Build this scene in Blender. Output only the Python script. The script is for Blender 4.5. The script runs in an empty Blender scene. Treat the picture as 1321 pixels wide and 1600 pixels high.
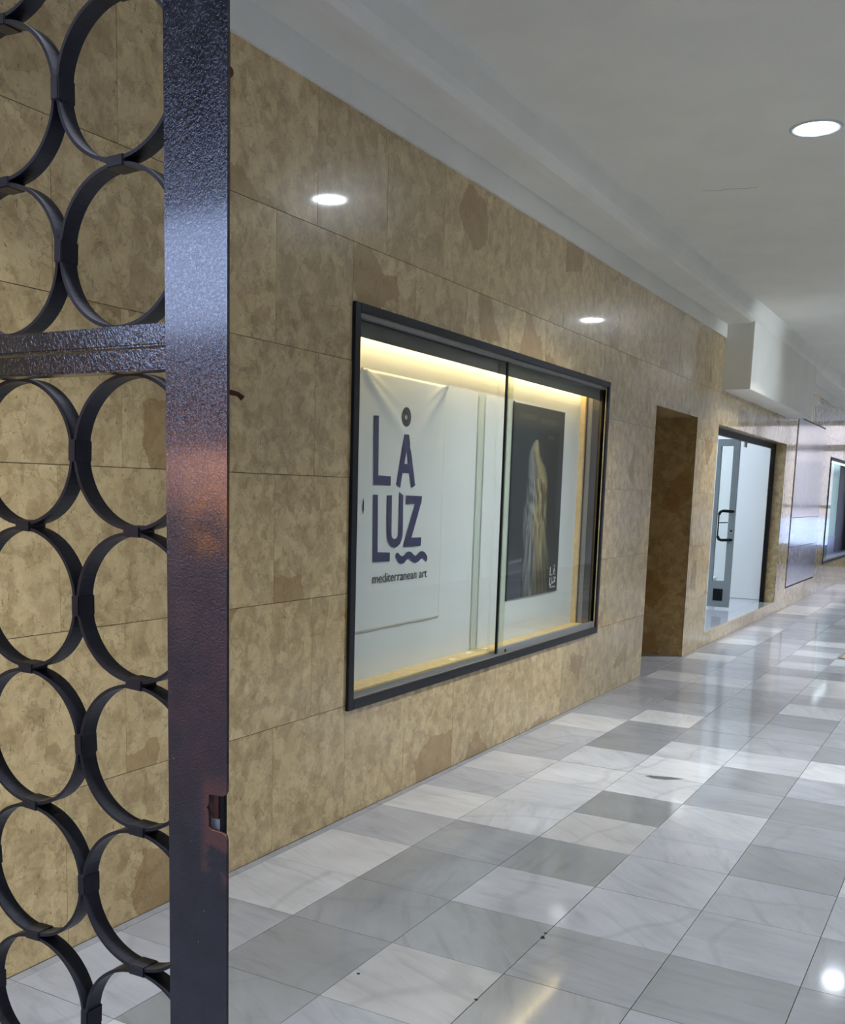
import bpy, bmesh, math, random
from mathutils import Matrix, Vector, noise
from mathutils.geometry import tessellate_polygon
C = bpy.context.scene.collection
S = bpy.context.scene
PI = math.pi

# ------------------------------------------------------------------ camera
EYE = 1.42
RX = [[0.86074598, -0.0967533, 0.49975509], [0.50845951, 0.1167591, -0.85313319], [0.02419249, 0.9884362, 0.14969506]]
W, H, FPX, PX, PY = 1321, 1600, 1603.743, 602.184, 1010.487
cam_d = bpy.data.cameras.new('camera')
cam = bpy.data.objects.new('camera', cam_d)
C.objects.link(cam)
m = Matrix(RX).to_4x4()
m.translation = (0, 0, EYE)
cam.matrix_world = m
cam_d.sensor_fit = 'HORIZONTAL'
cam_d.sensor_width = 36
cam_d.lens = FPX / W * 36
cam_d.shift_x = (W / 2 - PX) / W
cam_d.shift_y = (PY - H / 2) / W
cam_d.clip_start = 0.02
cam_d.clip_end = 300
S.camera = cam

# ------------------------------------------------------------------ world, exposure
wd = bpy.data.worlds.new('sky')
S.world = wd
wd.use_nodes = True
nt = wd.node_tree
bg = nt.nodes['Background']
tc = nt.nodes.new('ShaderNodeTexCoord')
sp = nt.nodes.new('ShaderNodeSeparateXYZ')
rp = nt.nodes.new('ShaderNodeValToRGB')
nt.links.new(tc.outputs['Generated'], sp.inputs[0])
nt.links.new(sp.outputs['Z'], rp.inputs[0])
rp.color_ramp.elements[0].color = (0.52, 0.64, 0.98, 1)
rp.color_ramp.elements[1].color = (0.34, 0.48, 0.95, 1)
nt.links.new(rp.outputs[0], bg.inputs[0])
SKY = 4.2
bg.inputs[1].default_value = SKY
LAMP = 28.0          # downlight radiance
BEAM = 25.0         # downlight beam, W
SPOT = 58.0
LED = 8.0           # display case strip
SHOP = 6.5           # shop ceiling panels
S.view_settings.view_transform = 'Standard'
S.view_settings.look = 'None'
S.view_settings.gamma = 1
S.view_settings.use_curve_mapping = False
S.view_settings.exposure = 1.4

# ------------------------------------------------------------------ helpers
def lin(c):
    return tuple((v / 255 / 12.92) if v / 255 <= .04045 else ((v / 255 + .055) / 1.055) ** 2.4 for v in c)

class MB:
    def __init__(s):
        s.bm = bmesh.new()
    def box(s, x0, x1, y0, y1, z0, z1, mi=0):
        vs = [s.bm.verts.new((x, y, z)) for x in (x0, x1) for y in (y0, y1) for z in (z0, z1)]
        for f in ((0, 1, 3, 2), (4, 6, 7, 5), (0, 4, 5, 1), (2, 3, 7, 6), (0, 2, 6, 4), (1, 5, 7, 3)):
            fc = s.bm.faces.new([vs[i] for i in f])
            fc.material_index = mi
        return s
    def prism(s, pts, lo, hi, axis, hole=None, mi=0):
        """polygon in the two other axes, extruded along axis between lo and hi"""
        def P(a, b, t):
            return {0: (t, a, b), 1: (a, t, b), 2: (a, b, t)}[axis]
        loops = [list(pts)] + ([list(hole)] if hole else [])
        flat = [p for l in loops for p in l]
        tris = tessellate_polygon([[Vector((a, b, 0)) for a, b in l] for l in loops])
        A = [s.bm.verts.new(P(a, b, lo)) for a, b in flat]
        B = [s.bm.verts.new(P(a, b, hi)) for a, b in flat]
        for t in tris:
            for L in (A, B):
                try: s.bm.faces.new([L[i] for i in t]).material_index = mi
                except ValueError: pass
        o = 0
        for l in loops:
            n = len(l)
            for i in range(n):
                a, b = o + i, o + (i + 1) % n
                s.bm.faces.new((A[a], A[b], B[b], B[a])).material_index = mi
            o += n
        return s
    def tube(s, pts, r, n=10, caps=True, mi=0):
        rings = []
        for i, p in enumerate(pts):
            p = Vector(p)
            d = (Vector(pts[min(i + 1, len(pts) - 1)]) - Vector(pts[max(i - 1, 0)])).normalized()
            u = d.orthogonal() if i == 0 else (rings_u - d * rings_u.dot(d))
            u = u.normalized(); rings_u = u
            v = d.cross(u)
            rr = r[i] if isinstance(r, (list, tuple)) else r
            rings.append([s.bm.verts.new(p + (u * math.cos(2 * PI * k / n) + v * math.sin(2 * PI * k / n)) * rr) for k in range(n)])
        for a, b in zip(rings, rings[1:]):
            for k in range(n):
                s.bm.faces.new((a[k], a[(k + 1) % n], b[(k + 1) % n], b[k])).material_index = mi
        if caps:
            s.bm.faces.new(rings[0]).material_index = mi
            s.bm.faces.new(rings[-1]).material_index = mi
        return s
    def lathe(s, prof, cx, cy, n=32, mi=0):
        """profile of (radius, z) about a vertical axis"""
        rs = []
        for r, z in prof:
            rs.append([s.bm.verts.new((cx + r * math.cos(2 * PI * k / n), cy + r * math.sin(2 * PI * k / n), z)) for k in range(n)])
        for a, b in zip(rs, rs[1:]):
            for k in range(n):
                s.bm.faces.new((a[k], a[(k + 1) % n], b[(k + 1) % n], b[k])).material_index = mi
        return s
    def mesh(s, name, mats, bevel=0, smooth=False, org=(0, 0, 0)):
        bm = s.bm
        bmesh.ops.recalc_face_normals(bm, faces=bm.faces)
        if bevel:
            bmesh.ops.bevel(bm, geom=list(bm.edges), offset=bevel, segments=2, affect='EDGES', clamp_overlap=True)
        if any(org):
            bmesh.ops.translate(bm, vec=-Vector(org), verts=bm.verts)
        me = bpy.data.meshes.new(name)
        bm.to_mesh(me); bm.free()
        for mt in (mats if isinstance(mats, (list, tuple)) else [mats]):
            me.materials.append(mt)
        if smooth:
            for p in me.polygons: p.use_smooth = True
        return me
    def build(s, name, mats, parent=None, bevel=0, smooth=False, org=(0, 0, 0)):
        return put(name, s.mesh(name, mats, bevel, smooth, org), parent, org)

def put(name, me, parent=None, loc=(0, 0, 0)):
    o = bpy.data.objects.new(name, me)
    C.objects.link(o)
    if parent is not None:
        o.parent = parent
        base = Vector((0, 0, 0)); p = parent
        while p is not None:
            base += p.location; p = p.parent
        o.location = Vector(loc) - base
    else:
        o.location = loc
    return o

def thing(name, label, cat, loc=(0, 0, 0), group=None):
    o = bpy.data.objects.new(name, None)
    C.objects.link(o)
    o.location = loc
    o.empty_display_size = .1
    return tag(o, label, cat, group)

def tag(o, label, cat, group=None):
    o['label'] = label; o['category'] = cat
    if group: o['group'] = group
    return o

def struct(o):
    o['kind'] = 'structure'
    return o

def sempty(name, loc=(0, 0, 0)):
    o = bpy.data.objects.new(name, None)
    C.objects.link(o); o.location = loc
    return struct(o)

# ------------------------------------------------------------------ materials
def new_mat(name):
    mt = bpy.data.materials.new(name)
    mt.use_nodes = True
    n = mt.node_tree.nodes
    return mt, mt.node_tree, n['Principled BSDF'], n

def N(t, kind, **kw):
    nd = t.nodes.new(kind)
    for k, v in kw.items():
        if k.startswith('i_'):
            key = k[2:].replace('_', ' ')
            nd.inputs[int(key) if key.isdigit() else key].default_value = v
        else: setattr(nd, k, v)
    return nd

def ramp(t, src, stops, mode='LINEAR'):
    r = t.nodes.new('ShaderNodeValToRGB')
    r.color_ramp.interpolation = mode
    els = r.color_ramp.elements
    while len(els) < len(stops): els.new(.5)
    for e, (p, c) in zip(els, stops):
        e.position = p
        e.color = (c, c, c, 1) if isinstance(c, (int, float)) else (*c, 1)
    t.links.new(src, r.inputs[0])
    return r.outputs[0]

def mix(t, fac, a, b, mode='MIX'):
    mx = t.nodes.new('ShaderNodeMix')
    mx.data_type = 'RGBA'; mx.blend_type = mode
    for sock, v in ((mx.inputs[0], fac), (mx.inputs[6], a), (mx.inputs[7], b)):
        if hasattr(v, 'is_linked') or hasattr(v, 'links'): t.links.new(v, sock)
        elif isinstance(v, (int, float)): sock.default_value = v if sock == mx.inputs[0] else (v, v, v, 1)
        else: sock.default_value = (*v, 1)
    return mx.outputs[2]

def bump(t, b, src, strength, dist):
    bp = N(t, 'ShaderNodeBump', i_Strength=strength, i_Distance=dist)
    t.links.new(src, bp.inputs['Height'])
    t.links.new(bp.outputs[0], b.inputs['Normal'])
    return bp

def simple(name, col, rough=.5, metal=0, coat=0, nz=0, scale=40, spec=.5, relief=0):
    mt, t, b, n = new_mat(name)
    b.inputs['Roughness'].default_value = rough
    b.inputs['Metallic'].default_value = metal
    b.inputs['Coat Weight'].default_value = coat
    b.inputs['Coat Roughness'].default_value = .05
    b.inputs['Specular IOR Level'].default_value = spec
    c = lin(col)
    g = N(t, 'ShaderNodeNewGeometry')
    nx = N(t, 'ShaderNodeTexNoise', i_Scale=scale, i_Detail=4.0)
    t.links.new(g.outputs['Position'], nx.inputs['Vector'])
    k = nz if nz else .06
    lo = tuple(v * (1 - k) for v in c); hi = tuple(min(1, v * (1 + k)) for v in c)
    t.links.new(ramp(t, nx.outputs[0], [(.3, lo), (.7, hi)]), b.inputs['Base Color'])
    if relief: bump(t, b, nx.outputs[0], .4, relief)
    return mt

def emit(name, col, st):
    mt, t, b, n = new_mat(name)
    b.inputs['Base Color'].default_value = (.8, .8, .8, 1)
    b.inputs['Emission Color'].default_value = (*col, 1)
    b.inputs['Emission Strength'].default_value = st
    return mt

def stone_mat(name, light, dark, ochre, rough=.27, coat=.6, coatr=.055):
    mt, t, b, n = new_mat(name)
    g = N(t, 'ShaderNodeNewGeometry')
    oi = N(t, 'ShaderNodeObjectInfo')
    off = N(t, 'ShaderNodeVectorMath', operation='SCALE'); off.inputs[3].default_value = 37.0
    cmb = N(t, 'ShaderNodeCombineXYZ')
    for i in range(3): t.links.new(oi.outputs['Random'], cmb.inputs[i])
    t.links.new(cmb.outputs[0], off.inputs[0])
    add = N(t, 'ShaderNodeVectorMath', operation='ADD')
    t.links.new(g.outputs['Position'], add.inputs[0]); t.links.new(off.outputs[0], add.inputs[1])
    nd = N(t, 'ShaderNodeTexNoise', i_Scale=9.0, i_Detail=5.0, i_Roughness=.65)
    t.links.new(add.outputs[0], nd.inputs['Vector'])
    sub = N(t, 'ShaderNodeVectorMath', operation='SUBTRACT'); sub.inputs[1].default_value = (.5, .5, .5)
    sc = N(t, 'ShaderNodeVectorMath', operation='SCALE'); sc.inputs[3].default_value = .10
    ad2 = N(t, 'ShaderNodeVectorMath', operation='ADD')
    t.links.new(nd.outputs['Color'], sub.inputs[0]); t.links.new(sub.outputs[0], sc.inputs[0])
    t.links.new(add.outputs[0], ad2.inputs[0]); t.links.new(sc.outputs[0], ad2.inputs[1])
    P = ad2.outputs[0]
    base = N(t, 'ShaderNodeTexNoise', i_Scale=15.0, i_Detail=8.0, i_Roughness=.72)
    t.links.new(P, base.inputs['Vector'])
    col = ramp(t, base.outputs[0], [(.34, dark), (.5, tuple((a + c) / 2 for a, c in zip(dark, light))), (.62, light)])
    # fragments
    vor = N(t, 'ShaderNodeTexVoronoi', i_Scale=17.0)
    t.links.new(P, vor.inputs['Vector'])
    sv = N(t, 'ShaderNodeSeparateColor'); t.links.new(vor.outputs['Color'], sv.inputs[0])
    fr = ramp(t, sv.outputs[0], [(.54, 0.0), (.64, .34)])
    col = mix(t, fr, col, tuple(min(1, v * 1.22) for v in light))
    fr2 = ramp(t, sv.outputs[1], [(.80, 0.0), (.86, .22)])
    col = mix(t, fr2, col, dark)
    # a few big ochre clouds with clear rims
    v2 = N(t, 'ShaderNodeTexVoronoi', i_Scale=3.4)
    t.links.new(P, v2.inputs['Vector'])
    s2 = N(t, 'ShaderNodeSeparateColor'); t.links.new(v2.outputs['Color'], s2.inputs[0])
    oc = ramp(t, s2.outputs[2], [(.935, 0.0), (.945, .6)])
    col = mix(t, oc, col, ochre)
    # vein-like crackle
    ve = N(t, 'ShaderNodeTexVoronoi', feature='DISTANCE_TO_EDGE', i_Scale=26.0)
    t.links.new(P, ve.inputs['Vector'])
    msk = N(t, 'ShaderNodeTexNoise', i_Scale=12.0, i_Detail=2.0)
    t.links.new(add.outputs[0], msk.inputs['Vector'])
    e1 = ramp(t, ve.outputs[0], [(.0, .55), (.05, 0.0)])
    e2 = ramp(t, msk.outputs[0], [(.45, 0.0), (.6, 1.0)])
    mm = N(t, 'ShaderNodeMath', operation='MULTIPLY'); t.links.new(e1, mm.inputs[0]); t.links.new(e2, mm.inputs[1])
    col = mix(t, mm.outputs[0], col, tuple(v * .55 for v in dark))
    # pits
    mp = N(t, 'ShaderNodeMapping'); mp.inputs['Scale'].default_value = (1, 1.0, .55)
    t.links.new(add.outputs[0], mp.inputs[0])
    pit = N(t, 'ShaderNodeTexNoise', i_Scale=75.0, i_Detail=3.0, i_Roughness=.7)
    t.links.new(mp.outputs[0], pit.inputs['Vector'])
    pt = ramp(t, pit.outputs[0], [(.31, .7), (.36, 0.0)])
    col = mix(t, pt, col, tuple(v * .4 for v in dark))
    # slab to slab tone
    tn = ramp(t, oi.outputs['Random'], [(0, .88), (1, 1.08)])
    col = mix(t, 1.0, col, tn, 'MULTIPLY')
    t.links.new(col, b.inputs['Base Color'])
    b.inputs['Roughness'].default_value = rough
    b.inputs['Coat Weight'].default_value = coat
    b.inputs['Coat Roughness'].default_value = coatr
    bump(t, b, base.outputs[0], .12, .004)
    return mt

M_STONE = stone_mat('cream stone', lin((212, 187, 137)), lin((168, 141, 94)), lin((150, 114, 60)))
M_MORTAR = simple('dark joint', (70, 58, 42), .9)

def tile_mat():
    mt, t, b, n = new_mat('marble tile')
    at = N(t, 'ShaderNodeAttribute', attribute_name='tone')
    sep = N(t, 'ShaderNodeSeparateColor'); t.links.new(at.outputs['Color'], sep.inputs[0])
    g = N(t, 'ShaderNodeNewGeometry')
    off = N(t, 'ShaderNodeCombineXYZ'); m1 = N(t, 'ShaderNodeMath', operation='MULTIPLY'); m1.inputs[1].default_value = 53.0
    t.links.new(sep.outputs[1], m1.inputs[0]); t.links.new(m1.outputs[0], off.inputs[2])
    add = N(t, 'ShaderNodeVectorMath', operation='ADD')
    t.links.new(g.outputs['Position'], add.inputs[0]); t.links.new(off.outputs[0], add.inputs[1])
    # streak direction turns from tile to tile
    rot = N(t, 'ShaderNodeVectorRotate', rotation_type='Z_AXIS')
    m2 = N(t, 'ShaderNodeMath', operation='MULTIPLY'); m2.inputs[1].default_value = 1.6
    t.links.new(sep.outputs[1], m2.inputs[0]); t.links.new(m2.outputs[0], rot.inputs['Angle'])
    t.links.new(add.outputs[0], rot.inputs['Vector'])
    mp = N(t, 'ShaderNodeMapping'); mp.inputs['Scale'].default_value = (1.6, 8.0, 1.0)
    t.links.new(rot.outputs[0], mp.inputs[0])
    st = N(t, 'ShaderNodeTexNoise', i_Scale=2.2, i_Detail=6.0, i_Roughness=.6, i_Distortion=.8)
    t.links.new(mp.outputs[0], st.inputs['Vector'])
    cl = N(t, 'ShaderNodeTexNoise', i_Scale=3.5, i_Detail=4.0)
    t.links.new(add.outputs[0], cl.inputs['Vector'])
    base = ramp(t, sep.outputs[0], [(0, lin((130, 132, 135))), (.5, lin((164, 166, 173))), (1, lin((203, 202, 202)))])
    warm = mix(t, sep.outputs[2], base, (1.0, .93, .80), 'MULTIPLY')
    vein = ramp(t, st.outputs[0], [(.30, .72), (.45, .95), (.6, 1.05)])
    col = mix(t, .75, warm, vein, 'MULTIPLY')
    cld = ramp(t, cl.outputs[0], [(.3, .86), (.7, 1.08)])
    col = mix(t, 1.0, col, cld, 'MULTIPLY')
    # sharp grey veins
    v = N(t, 'ShaderNodeTexWave', wave_type='BANDS', i_Scale=.45, i_Distortion=9.0, i_Detail=3.0)
    v.inputs['Detail Scale'].default_value = 1.3
    t.links.new(rot.outputs[0], v.inputs['Vector'])
    vv = ramp(t, v.outputs[1] if len(v.outputs) > 1 else v.outputs[0], [(.0, .22), (.012, 0.0)])
    col = mix(t, vv, col, lin((110, 112, 112)))
    t.links.new(col, b.inputs['Base Color'])
    b.inputs['Roughness'].default_value = .38
    b.inputs['Coat Weight'].default_value = .55
    b.inputs['Coat Roughness'].default_value = .075
    bump(t, b, cl.outputs[0], .10, .006)
    return mt
M_TILE = tile_mat()
M_GROUT = simple('floor joint', (62, 60, 56), .9)
M_WHITE = simple('ceiling paint', (232, 229, 218), .85, nz=.03, scale=3)
M_SHOPW = simple('shop white paint', (232, 236, 238), .7, nz=.01)
M_BLACKF = simple('black frame paint', (22, 24, 30), .4, spec=.35)
M_ALU = simple('aluminium', (170, 172, 172), .38, metal=.75, nz=.04)
M_ALUD = simple('grey aluminium', (126, 134, 138), .42, metal=.35)
M_DARKB = simple('dark brown board', (52, 44, 34), .4, nz=.25, scale=9)
M_WOOD = simple('raw pine', (205, 176, 122), .6, nz=.12, scale=30)
M_BACK = simple('white back panel', (212, 213, 210), .6, nz=.02, scale=4)
M_INK = simple('navy ink', (44, 42, 84), .6)
M_INKD = simple('charcoal ink', (58, 60, 66), .6)
M_BLK = simple('black', (12, 12, 14), .5, spec=.2)
M_ZINC = simple('zinc', (150, 148, 138), .5, metal=.3, nz=.2, scale=120)
M_RUST = simple('rust', (84, 44, 28), .8, nz=.35, scale=180, relief=.001)
M_PAPER = simple('paper scrap', (236, 228, 205), .8)

def banner_mat():
    return simple('banner vinyl', (214, 214, 210), .35, nz=.015, scale=5)
M_BAN = banner_mat()

def glass_mat(name, tint=(.96, .98, .97), ior=1.45, k=1.0):
    mt = bpy.data.materials.new(name); mt.use_nodes = True
    t = mt.node_tree; t.nodes.clear()
    out = t.nodes.new('ShaderNodeOutputMaterial')
    tr = t.nodes.new('ShaderNodeBsdfTransparent'); tr.inputs[0].default_value = (*tint, 1)
    gl = t.nodes.new('ShaderNodeBsdfGlossy'); gl.inputs['Roughness'].default_value = .015
    fr = t.nodes.new('ShaderNodeFresnel'); fr.inputs[0].default_value = ior
    ms = t.nodes.new('ShaderNodeMixShader')
    ge = t.nodes.new('ShaderNodeNewGeometry')       # reflect on the entering side only: the far face lets light out
    fm = t.nodes.new('ShaderNodeMath'); fm.operation = 'SUBTRACT'; fm.use_clamp = True
    t.links.new(fr.outputs[0], fm.inputs[0]); t.links.new(ge.outputs['Backfacing'], fm.inputs[1])
    t.links.new(fm.outputs[0], ms.inputs[0]); t.links.new(tr.outputs[0], ms.inputs[1]); t.links.new(gl.outputs[0], ms.inputs[2])
    t.links.new(ms.outputs[0], out.inputs[0])
    return mt
M_GLASS = glass_mat('clear glass')
M_GEDGE = simple('pale glass edge', (168, 176, 162), .3)

def gate_mat(name, rusty=False, scale=260, st=.6, dist=.0006, rough=.3, spec=.5):
    mt, t, b, n = new_mat(name)
    g = N(t, 'ShaderNodeNewGeometry')
    nx = N(t, 'ShaderNodeTexNoise', i_Scale=scale, i_Detail=2.0, i_Distortion=1.2)
    t.links.new(g.outputs['Position'], nx.inputs['Vector'])
    n2 = N(t, 'ShaderNodeTexNoise', i_Scale=28.0, i_Detail=5.0)
    t.links.new(g.outputs['Position'], n2.inputs['Vector'])
    col = ramp(t, n2.outputs[0], [(.35, (.006, .006, .009)), (.7, (.018, .018, .024))])
    ro = .2
    if rusty:
        sp = N(t, 'ShaderNodeSeparateXYZ'); t.links.new(g.outputs['Position'], sp.inputs[0])
        def window(src, lo, hi, soft):
            a = N(t, 'ShaderNodeMapRange', i_1=lo - soft, i_2=lo + soft); t.links.new(src, a.inputs[0])
            c = N(t, 'ShaderNodeMapRange', i_1=hi - soft, i_2=hi + soft, i_3=1.0, i_4=0.0); t.links.new(src, c.inputs[0])
            mu = N(t, 'ShaderNodeMath', operation='MULTIPLY'); t.links.new(a.outputs[0], mu.inputs[0]); t.links.new(c.outputs[0], mu.inputs[1])
            return mu.outputs[0]
        def mul(a, c):
            mu = N(t, 'ShaderNodeMath', operation='MULTIPLY'); mu.use_clamp = True
            t.links.new(a, mu.inputs[0])
            if isinstance(c, float): mu.inputs[1].default_value = c
            else: t.links.new(c, mu.inputs[1])
            return mu.outputs[0]
        n3 = N(t, 'ShaderNodeTexNoise', i_Scale=16.0, i_Detail=6.0, i_Roughness=.7)
        t.links.new(g.outputs['Position'], n3.inputs['Vector'])
        rag = ramp(t, n3.outputs[0], [(.38, 0.2), (.58, 1.0)])
        # worn maroon undercoat over the lower middle, warm reflection painted as a brown band above it
        z1 = window(sp.outputs['Z'], 1.09, 1.33, .05)
        col = mix(t, mul(mul(z1, rag), .8), col, (.055, .022, .024))
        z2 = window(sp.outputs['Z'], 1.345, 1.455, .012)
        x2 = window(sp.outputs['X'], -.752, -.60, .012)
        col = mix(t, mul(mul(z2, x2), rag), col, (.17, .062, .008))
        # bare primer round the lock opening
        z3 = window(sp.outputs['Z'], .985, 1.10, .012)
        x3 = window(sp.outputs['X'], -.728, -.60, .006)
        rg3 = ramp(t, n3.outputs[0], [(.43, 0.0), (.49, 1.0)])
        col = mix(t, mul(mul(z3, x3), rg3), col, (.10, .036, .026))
        # scuffs
        vo = N(t, 'ShaderNodeTexNoise', i_Scale=90.0, i_Detail=3.0)
        t.links.new(g.outputs['Position'], vo.inputs['Vector'])
        col = mix(t, ramp(t, vo.outputs[0], [(.74, 0.0), (.78, .6)]), col, (.2, .19, .18))
        rr = ramp(t, sp.outputs['Z'], [(0.0, .5), (1.0, .5)])
        rmap = N(t, 'ShaderNodeMapRange', i_1=1.20, i_2=1.48, i_3=.42, i_4=.13); t.links.new(sp.outputs['Z'], rmap.inputs[0])
        t.links.new(rmap.outputs[0], b.inputs['Roughness'])
        cw = N(t, 'ShaderNodeMapRange', i_1=1.38, i_2=1.5, i_3=0.0, i_4=.7); t.links.new(sp.outputs['Z'], cw.inputs[0]); t.links.new(cw.outputs[0], b.inputs['Coat Weight']); b.inputs['Coat Roughness'].default_value = .1
    else:
        b.inputs['Roughness'].default_value = rough; b.inputs['Specular IOR Level'].default_value = spec
    t.links.new(col, b.inputs['Base Color'])
    bump(t, b, nx.outputs[0], st, dist)
    return mt
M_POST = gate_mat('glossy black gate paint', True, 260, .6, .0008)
M_RAIL = gate_mat('black rail paint', False, 200, .6, .0006, .13, .7)
M_IRON = gate_mat('black iron ring', False, 120, .3, .0003, .42, .3)

# ------------------------------------------------------------------ ceiling
WX = -2.333          # face of the long stone wall
CZ = 3.2
ceil = struct(MB().box(-2.02, 2.75, -.6, 25.2, CZ, CZ + .12).build('ceiling', M_WHITE))
MB().box(-6.0, 2.75, -3.8, -.6, CZ, CZ + .12).build('porch_soffit', simple('dark porch soffit', (52, 50, 48), .9), ceil)
cove = [(-2.45, 3.034), (-2.15, 3.034), (-2.10, 3.040), (-2.075, 3.055), (-2.058, 3.085), (-2.045, 3.13), (-2.032, 3.175), (-2.018, 3.199), (-2.018, 3.32), (-2.45, 3.32)]
struct(MB().prism(cove, -.6, 25.2, 1).build('trim_1', M_WHITE))
struct(MB().box(-2.40, -2.318, -.6, 10.128, 2.910, 3.033).build('trim_2', M_WHITE))
struct(MB().box(-2.40, -2.318, 13.92, 25.2, 2.910, 3.033).build('trim_3', M_WHITE))
struct(MB().box(-2.40, -2.075, 10.13, 13.90, 2.44, 3.20).build('trim_4', M_WHITE, bevel=.004))
# hairline crack in the plaster
cr = MB()
pts = [(-1.66, 6.37), (-1.58, 6.405), (-1.50, 6.40), (-1.43, 6.43), (-1.36, 6.425)]
for (x0, y0), (x1, y1) in zip(pts, pts[1:]):
    cr.prism([(x0, y0 - .002), (x1, y1 - .002), (x1, y1 + .002), (x0, y0 + .002)], CZ - .0006, CZ + .002, 2)
cr.build('crack', simple('crack grey', (150, 148, 140), .9), ceil)

# ------------------------------------------------------------------ left wall of stone slabs
OPEN = [(3.70, 6.85, .522, 2.145), (8.042, 9.315, -.1, 2.128), (10.118, 13.79, .134, 2.122), (14.50, 17.0, .262, 2.52), (17.85, 22.75, .46, 2.10)]
def rect_minus(rects, holes):
    for (ya, yb, za, zb) in holes:
        out = []
        for (a, b, c, d) in rects:
            if yb <= a or ya >= b or zb <= c or za >= d:
                out.append((a, b, c, d)); continue
            if ya > a: out.append((a, ya, c, d))
            if yb < b: out.append((yb, b, c, d))
            m0, m1 = max(a, ya), min(b, yb)
            if za > c: out.append((m0, m1, c, za))
            if zb < d: out.append((m0, m1, zb, d))
        rects = out
    return [r for r in rects if r[1] - r[0] > .004 and r[3] - r[2] > .004]
bk = MB()
for (a, b, c, d) in rect_minus([(-.6, 25.0, -.02, 3.1)], [(p - .02, q + .02, u - .02, v + .02) for p, q, u, v in OPEN]):
    bk.box(-2.43, WX - .006, a, b, c, d)
wall = struct(bk.build('wall_left', M_MORTAR))
ROWS = [0, .502, .988, 1.473, 1.947, 2.413, 2.96]
G = .0011
full = {}
for r in range(6):
    z0, z1 = ROWS[r], ROWS[r + 1]
    off = 2.873 if r % 2 else 3.135
    k = -8
    while True:
        ya = off + .52 * k; yb = ya + .52; k += 1
        if ya > 25: break
        if yb < -.58: continue
        a, b = max(ya, -.6) + G, min(yb, 25.0) - G
        parts = rect_minus([(a, b, z0 + G, z1 - G)], OPEN)
        if not parts: continue
        cx, cz = (a + b) / 2, (z0 + z1) / 2
        whole = len(parts) == 1 and abs((parts[0][1] - parts[0][0]) - (.52 - 2 * G)) < 1e-4 and abs(parts[0][3] - parts[0][2] - (z1 - z0 - 2 * G)) < 1e-4
        if whole and r in full:
            me = full[r]
        else:
            s = MB()
            for (p, q, u, v) in parts: s.box(WX - .0055, WX, p, q, u, v)
            me = s.mesh('stone_slab', M_STONE, org=(WX, cx, cz))
            if whole: full[r] = me
        put('stone_slab', me, wall, (WX, cx, cz))

# passage opening: jambs, soffit, back
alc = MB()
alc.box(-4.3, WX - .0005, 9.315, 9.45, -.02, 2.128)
M_JAMB = stone_mat('dimmed jamb stone', lin((190, 158, 106)), lin((150, 120, 74)), lin((150, 108, 54)), coat=.25, coatr=.2)  # wall stone browned: the dimness of the passage is put into the colour
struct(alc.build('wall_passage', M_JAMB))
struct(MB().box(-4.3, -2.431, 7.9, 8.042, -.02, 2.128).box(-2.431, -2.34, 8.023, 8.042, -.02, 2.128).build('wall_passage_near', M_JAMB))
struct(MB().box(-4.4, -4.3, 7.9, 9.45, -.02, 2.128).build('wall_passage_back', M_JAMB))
struct(MB().box(-4.4, -2.34, 8.022, 9.335, 2.128, 2.147).box(-4.4, -2.431, 7.9, 9.45, 2.147, 2.25).build('ceiling_passage', M_STONE))

# ------------------------------------------------------------------ marble service panel between the shop and the far window
M_LILAC = stone_mat('lilac grey marble', lin((176, 170, 182)), lin((112, 106, 118)), lin((140, 128, 130)), coat=.8, coatr=.12)
mpn = sempty('trim_5', (WX, 15.75, 0))
MB().box(-2.43, -2.36, 14.50, 17.0, .262, 2.52).build('recess', M_BLK, mpn)
for (z0, z1) in ((.285, .80), (.806, 1.20), (1.206, 2.50)):
    MB().box(-2.358, -2.325, 14.535, 16.97, z0, z1).build('marble_panel', M_LILAC, mpn, bevel=.003, org=(WX, 15.75, (z0 + z1) / 2))

# ------------------------------------------------------------------ floor tiles
floor = struct(MB().box(-4.3, 2.75, -1.0, 25.2, -.12, -.004).build('floor', M_GROUT))
TONE = {}
def setrow(c, d): TONE.update({(c, j): v for j, v in d.items()})
setrow(0, {-3: .75, -2: .62, -1: .88, 0: .93, 1: .72, 2: .95, 3: .75, 4: .88, 5: .68, 6: .78, 7: .95, 8: .7, 9: .62, 10: .5, 11: .7})
setrow(1, {-3: .12, -2: .18, -1: .36, 0: .40, 1: .48, 2: .88, 3: .88, 4: .92, 5: .86, 6: .10, 7: .38, 8: .95, 9: .6, 10: .3, 11: .6})
setrow(2, {-2: .70, -1: .38, 0: .75, 1: .22, 2: .80, 3: .05, 4: .90, 5: .92, 6: .85, 7: .42, 8: .55, 9: .35, 10: .4, 11: .55})
setrow(3, {-2: .42, -1: .42, 0: .74, 1: .74, 2: .76, 3: .84, 4: .48, 5: .32, 6: .8, 7: .6, 8: .6, 9: .35, 10: .9, 11: .5})
setrow(4, {-1: .08, 0: .62, 1: .6, 2: .34, 3: .5, 4: .22, 5: .62, 6: .92, 7: .3, 8: .6, 9: .7})
WARM = {(2, -2): .8, (2, 2): .7, (0, -2): .4, (1, -1): .25, (2, -1): .25, (3, -2): .6, (2, 0): .3, (1, -2): .1, (2, 3): .4}
X0, DX, Y0, DY = -2.297, .387, 3.1, .411
rnd = random.Random(11)
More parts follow.
